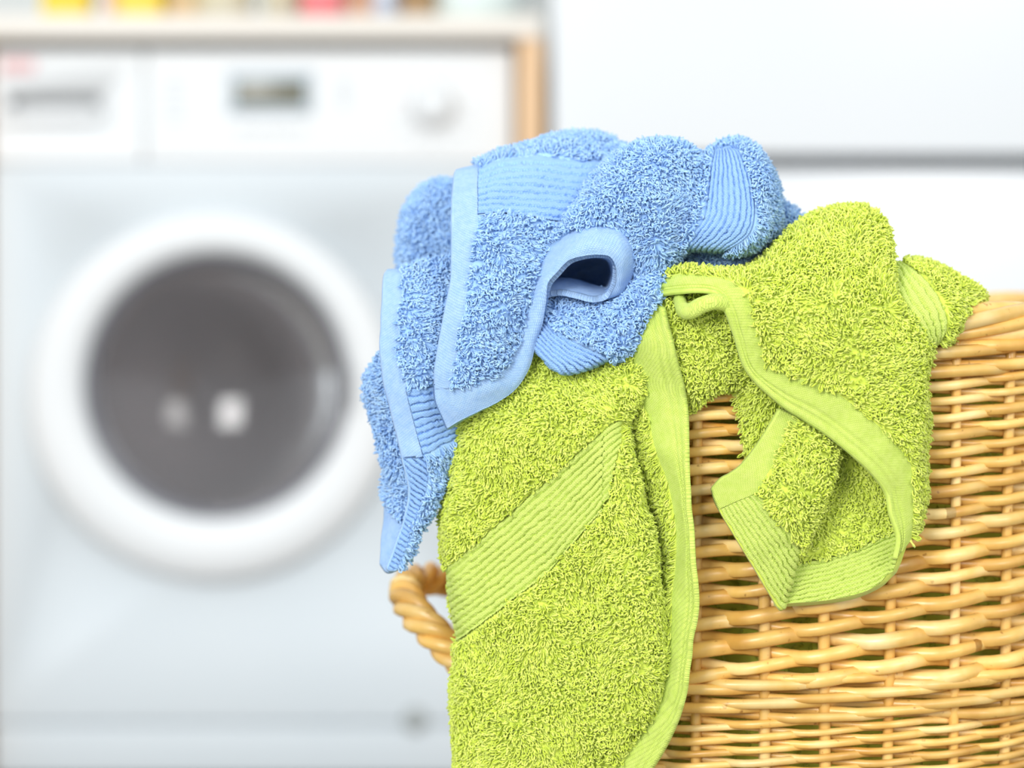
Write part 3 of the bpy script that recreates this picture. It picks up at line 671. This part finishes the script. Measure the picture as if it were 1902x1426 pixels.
# --- blue: hem of the towel's end, from the hanging corner up and round the rolled opening
def lip(*pts): return [list(p) for p in pts]
BLT = [
 [(809, 712, 3.0), (812, 742, 3.0), (824, 772, 2.9), (832, 794, 2.8)],
 [(836, 720, 3.4), (846, 738, 3.4), (852, 760, 3.3), (858, 776, 3.1)],
 [(875, 706, 3.6), (880, 727, 3.6), (884, 745, 3.4), (888, 761, 3.2)],
 [(912, 694, 3.4), (917, 715, 3.4), (920, 730, 3.2), (923, 743, 3.0)],
 [(938, 684, 3.0), (945, 700, 3.0), (951, 712, 2.9), (957, 716, 2.7)],
 [(945, 662, 2.8), (958, 674, 2.8), (970, 682, 2.7), (980, 676, 2.5)],
 [(955, 632, 2.6), (968, 636, 2.7), (982, 638, 2.7), (992, 628, 2.5)],
 [(965, 600, 2.5), (980, 602, 2.7), (994, 604, 2.8), (1004, 596, 2.7)],
 [(979, 566, 2.4), (991, 566, 2.7), (1003, 566, 2.9), (1012, 560, 2.9)],
 [(989, 530, 2.2), (1002, 530, 2.7), (1013, 530, 3.1), (1019, 528, 3.2)],
 [(1003, 495, 2.1), (1016, 498, 2.7), (1028, 502, 3.2), (1037, 506, 3.4)],
 [(1026, 463, 2.2), (1038, 470, 2.8), (1048, 478, 3.4), (1056, 486, 3.6)],
 [(1055, 437, 2.5), (1064, 450, 3.2), (1070, 464, 3.7), (1074, 478, 3.8)],
 [(1085, 423, 2.8), (1091, 439, 3.5), (1096, 456, 3.9), (1100, 473, 3.9)],
 [(1118, 419, 2.9), (1119, 437, 3.6), (1120, 456, 3.9), (1120, 473, 3.9)],
 [(1150, 425, 2.7), (1146, 442, 3.5), (1140, 459, 3.8), (1134, 476, 3.8)],
 [(1171, 448, 2.4), (1162, 463, 3.2), (1152, 478, 3.6), (1143, 490, 3.6)],
 [(1179, 480, 2.0), (1167, 491, 2.8), (1154, 500, 3.3), (1144, 507, 3.4)],
 [(1172, 515, 1.6), (1162, 520, 2.4), (1150, 525, 3.0), (1141, 526, 3.2)],
 [(1165, 538, 1.0), (1155, 541, 1.9), (1142, 544, 2.7), (1128, 547, 3.0)],
 [(1118, 538, .4), (1114, 542, 1.4), (1108, 548, 2.3), (1102, 555, 2.8)],
 [(1074, 524, .2), (1072, 531, 1.2), (1070, 540, 2.0), (1068, 548, 2.5)],
 [(1040, 520, 0), (1040, 527, .9), (1040, 535, 1.6), (1040, 542, 2.1)],
 [(1010, 525, -.2), (1008, 532, .6), (1006, 540, 1.2), (1005, 548, 1.7)],
]
blue.sheet(BLT, hem=lambda px, py, r, c: c > -1, res=3.3, wob=.0006)
# --- blue: dark inside of the rolled opening
BLI = []
for (qx, qy, qd) in [(1020, 528, 2.4), (1037, 503, 2.9), (1062, 482, 3.3), (1100, 473, 3.5), (1134, 478, 3.4), (1144, 506, 2.9), (1130, 538, 2.0), (1100, 545, 1.6), (1060, 538, 1.4), (1024, 538, 1.4), (1020, 528, 2.4)]:
    BLI.append([(qx, qy, qd), (qx*.9+108, qy*.9+51, qd-2.5), (qx*.8+216, qy*.8+102, -2.2), (qx*.4+648, qy*.4+306, -3.6), (1080, 510, -3.8)])
blue.sheet(BLI, hem=lambda px, py, r, c: c > -1, res=4, density=0, name_hem='hem', wob=0, thick=.0012)
# --- blue: thick terry roll running up and back from the opening
BLR = [
 [(1008, 492, 1.9), (1026, 463, 2.3), (1055, 437, 2.6), (1085, 423, 2.9), (1118, 419, 3.0), (1150, 425, 2.8), (1171, 448, 2.5), (1180, 482, 2.1), (1172, 520, 1.6), (1156, 552, 1.0)],
 [(1030, 460, 1.5), (1047, 432, 2.0), (1078, 404, 2.5), (1110, 385, 2.9), (1146, 378, 3.0), (1182, 388, 2.9), (1208, 420, 2.6), (1220, 465, 2.2), (1212, 515, 1.6), (1190, 555, .8)],
 [(1052, 425, 1.0), (1070, 396, 1.4), (1100, 365, 1.9), (1134, 342, 2.3), (1172, 332, 2.4), (1212, 346, 2.3), (1240, 382, 2.0), (1250, 430, 1.6), (1244, 480, 1.0), (1220, 510, .2)],
 [(1080, 385, .2), (1098, 352, .5), (1126, 320, .8), (1160, 296, 1.0), (1200, 286, 1.1), (1242, 300, 1.0), (1272, 336, .8), (1284, 385, .5), (1276, 440, 0), (1255, 470, -.6)],
 [(1110, 350, -1.0), (1126, 318, -.9), (1150, 298, -0.8), (1180, 278, -0.8), (1214, 269, -0.8), (1258, 276, -0.8), (1296, 300, -0.8), (1312, 345, -.8), (1300, 410, -1.2), (1280, 450, -1.6)],
 [(1130, 350, -3.5), (1140, 320, -3.5), (1160, 305, -3.5), (1190, 286, -3.6), (1222, 278, -3.6), (1262, 282, -3.6), (1298, 306, -3.6), (1312, 345, -3.6), (1300, 410, -3.6), (1280, 450, -3.6)],
]
blue.sheet(BLR, res=4.6)
# --- blue: terry hanging below the opening with a ribbed corner
BLU = [
 [(985, 548, -.5), (1050, 548, -.2), (1120, 548, .3), (1185, 518, .8), (1238, 478, .8), (1246, 480, -1.0)],
 [(986, 574, 1.2), (1050, 574, 1.4), (1120, 577, 2.0), (1180, 552, 2.4), (1224, 525, 2.0), (1226, 528, -.2)],
 [(985, 605, 1.9), (1045, 612, 2.6), (1110, 618, 3.0), (1162, 600, 3.0), (1198, 575, 2.4), (1192, 578, .2)],
 [(986, 628, 2.1), (1035, 648, 3.0), (1095, 652, 3.3), (1146, 638, 3.2), (1180, 615, 2.6), (1172, 618, .4)],
 [(992, 640, 2.1), (1034, 682, 3.0), (1082, 680, 3.3), (1126, 664, 3.2), (1166, 648, 2.5), (1158, 645, .6)],
 [(1002, 640, 1.4), (1040, 688, 2.2), (1086, 684, 2.5), (1128, 667, 2.4), (1160, 648, 1.8), (1154, 640, .3)],
]
def blu_rib(px, py, r, c):
    lim = np.interp(px, [980, 1000, 1030, 1060, 1100, 1130, 1180], [560, 582, 612, 634, 652, 662, 690])
    dd = (py-lim)*.72
    return (dd > 0), dd/6.2
blue.sheet(BLU, rib=blu_rib, res=3.3)
# --- blue: second roll with a ribbed band bending over it
BLV = [
 [(1308, 310, -4.5), (1332, 290, -4.5), (1362, 282, -4.5), (1378, 280, -4.6), (1392, 285, -4.8), (1392, 295, -6)],
 [(1310, 300, -2.4), (1332, 281, -2.2), (1360, 271, -2.3), (1376, 269, -2.7), (1394, 278, -3.4), (1396, 290, -6)],
 [(1300, 322, -.6), (1324, 305, -.3), (1380, 298, -.6), (1398, 292, -1.3), (1408, 296, -2.6), (1406, 305, -6)],
 [(1285, 370, .3), (1316, 360, .6), (1395, 348, .3), (1415, 343, -.6), (1428, 342, -2.3), (1424, 345, -6)],
 [(1265, 412, .8), (1309, 405, 1.2), (1398, 395, .8), (1418, 393, -.2), (1434, 388, -2.2), (1432, 390, -6)],
 [(1248, 440, 1.0), (1288, 434, 1.4), (1386, 432, 1.0), (1412, 428, 0), (1432, 420, -2.2), (1430, 420, -6)],
 [(1236, 470, .8), (1266, 458, 1.1), (1348, 459, .8), (1382, 455, .1), (1415, 445, -1.8), (1415, 445, -5)],
 [(1240, 478, -.6), (1266, 466, -.4), (1344, 466, -.6), (1376, 462, -1.0), (1408, 454, -2.2), (1408, 452, -5)],
]
blue.sheet(BLV, rib=lambda px, py, r, c: ((c >= 1) & (c <= 2) & (r > 1.2), (c-1)*8.5), res=3.3)
# --- blue: shaded fold under the rolls, reaching back over the basket
BLW = [
 [(1225, 430, -4.5), (1310, 425, -4.5), (1390, 400, -5), (1440, 388, -5.2), (1462, 400, -5.6)],
 [(1228, 455, -2.6), (1312, 450, -2.6), (1392, 430, -3.2), (1446, 398, -4.2), (1474, 404, -5.2)],
 [(1230, 485, -1.4), (1312, 482, -1.4), (1392, 462, -2.2), (1448, 428, -3.4), (1484, 414, -4.8)],
 [(1232, 508, -1.2), (1312, 508, -1.2), (1385, 496, -1.9), (1440, 470, -3.0), (1480, 435, -4.6)],
 [(1235, 515, -2.4), (1312, 515, -2.4), (1385, 505, -3), (1440, 480, -4), (1478, 445, -5.5)],
]
blue.sheet(BLW)
# --- blue: end hanging down at the side, narrowing to a twisted tip
BLL = [
 [(742, 520, -3.5), (762, 515, -3), (805, 505, -2.6), (860, 495, -2.2)],
 [(720, 507, -.4), (745, 507, -.1), (790, 498, 0), (860, 488, -.2)],
 [(714, 555, 1.0), (745, 558, 1.3), (790, 552, 1.4), (856, 550, 1.1)],
 [(710, 632, 1.7), (740, 632, 2.0), (785, 628, 2.1), (848, 628, 1.7)],
 [(717, 706, 1.9), (752, 706, 2.2), (792, 708, 2.2), (846, 706, 1.7)],
 [(736, 786, 1.9), (768, 782, 2.1), (806, 778, 2.0), (846, 772, 1.5)],
 [(752, 850, 1.8), (784, 846, 2.0), (812, 836, 1.8), (846, 820, 1.3)],
 [(764, 909, 1.5), (790, 900, 1.7), (808, 892, 1.6), (830, 872, 1.2)],
 [(754, 965, 1.3), (772, 962, 1.5), (784, 958, 1.4), (796, 945, 1.0)],
 [(735, 1022, 1.1), (750, 1020, 1.2), (760, 1012, 1.1), (770, 1000, .8)],
 [(722, 1056, .9), (734, 1056, 1.0), (744, 1050, .9), (755, 1040, .7)],
]
def bll_rib(px, py, r, c):
    lo = np.interp(px, [740, 786, 846], [872, 845, 812]); up = np.interp(px, [740, 846], [722, 714])
    t = (py-up)/(lo-up)
    low = (py > 845) & (c <= 1.15)
    return ((t > 0) & (t < 1) & (c > 1)) | low, np.where(low, (py-845-.8*(px-760))/11., t*9)
blue.sheet(BLL, hem=lambda px, py, r, c: (c <= 1) & (py < 848), rib=bll_rib, res=3.3, pile_h=.9)
BLB = [
 [(715, 664, -0.8), (716, 662, .0), (728, 660, .5), (745, 660, .9)],
 [(688, 706, -1.2), (695, 702, -.2), (712, 700, .5), (740, 700, .9)],
 [(686, 740, -1.2), (696, 738, -.2), (715, 736, .5), (745, 736, .9)],
 [(699, 778, -1.2), (710, 778, -.2), (728, 778, .5), (755, 780, .9)],
 [(711, 825, -1.2), (722, 826, -.2), (740, 828, .5), (766, 830, .9)],
 [(723, 880, -1), (734, 880, -.1), (750, 880, .5), (772, 882, .8)],
 [(720, 930, -.8), (736, 930, 0), (750, 930, .5), (766, 930, .7)],
 [(715, 990, -.4), (728, 990, .2), (740, 990, .5), (754, 985, .6)],
 [(710, 1046, .2), (718, 1058, .4), (728, 1058, .5), (742, 1048, .5)],
]
blue.sheet(BLB, hem=lambda px, py, r, c: py > np.interp(px, [700, 730, 760], [905, 945, 985]), res=3)
# --- blue: bulge behind the front panel
BLC = [
 [(804, 360, -9.5), (822, 356, -9.3), (852, 360, -9.2), (894, 370, -9.2)],
 [(786, 358, -8.4), (816, 346, -7.6), (850, 350, -7.4), (899, 360, -7.2)],
 [(765, 382, -7.8), (790, 376, -6.2), (838, 378, -5.6), (895, 386, -5.4)],
 [(750, 425, -7.4), (776, 425, -5.4), (832, 428, -4.6), (895, 435, -4.4)],
 [(746, 465, -7), (772, 472, -5.0), (830, 478, -4.2), (895, 485, -4.0)],
 [(753, 498, -6.6), (778, 512, -4.8), (830, 520, -4.0), (895, 530, -3.8)],
 [(769, 518, -6.8), (790, 535, -5.2), (835, 545, -4.4), (895, 550, -4.2)],
]
blue.sheet(BLC)
# --- blue: core of the heap, closing it towards the back
BLD = []
for q, (dd, top, side) in enumerate([(-2.0, 420, 60), (-4.2, 320, 15), (-6.5, 290, 0), (-9.0, 300, 10), (-11.5, 350, 40), (-13.5, 450, 70)]):
    BLD.append([(840+side+i*(560-2*side)/6, (540-(540-top)*math.sin(math.pi*min(1, max(0, (i+.35)/6.7)))**.55), dd) for i in range(7)])
blue.sheet(BLD, res=9, density=.3)
green.finish(); blue.finish()
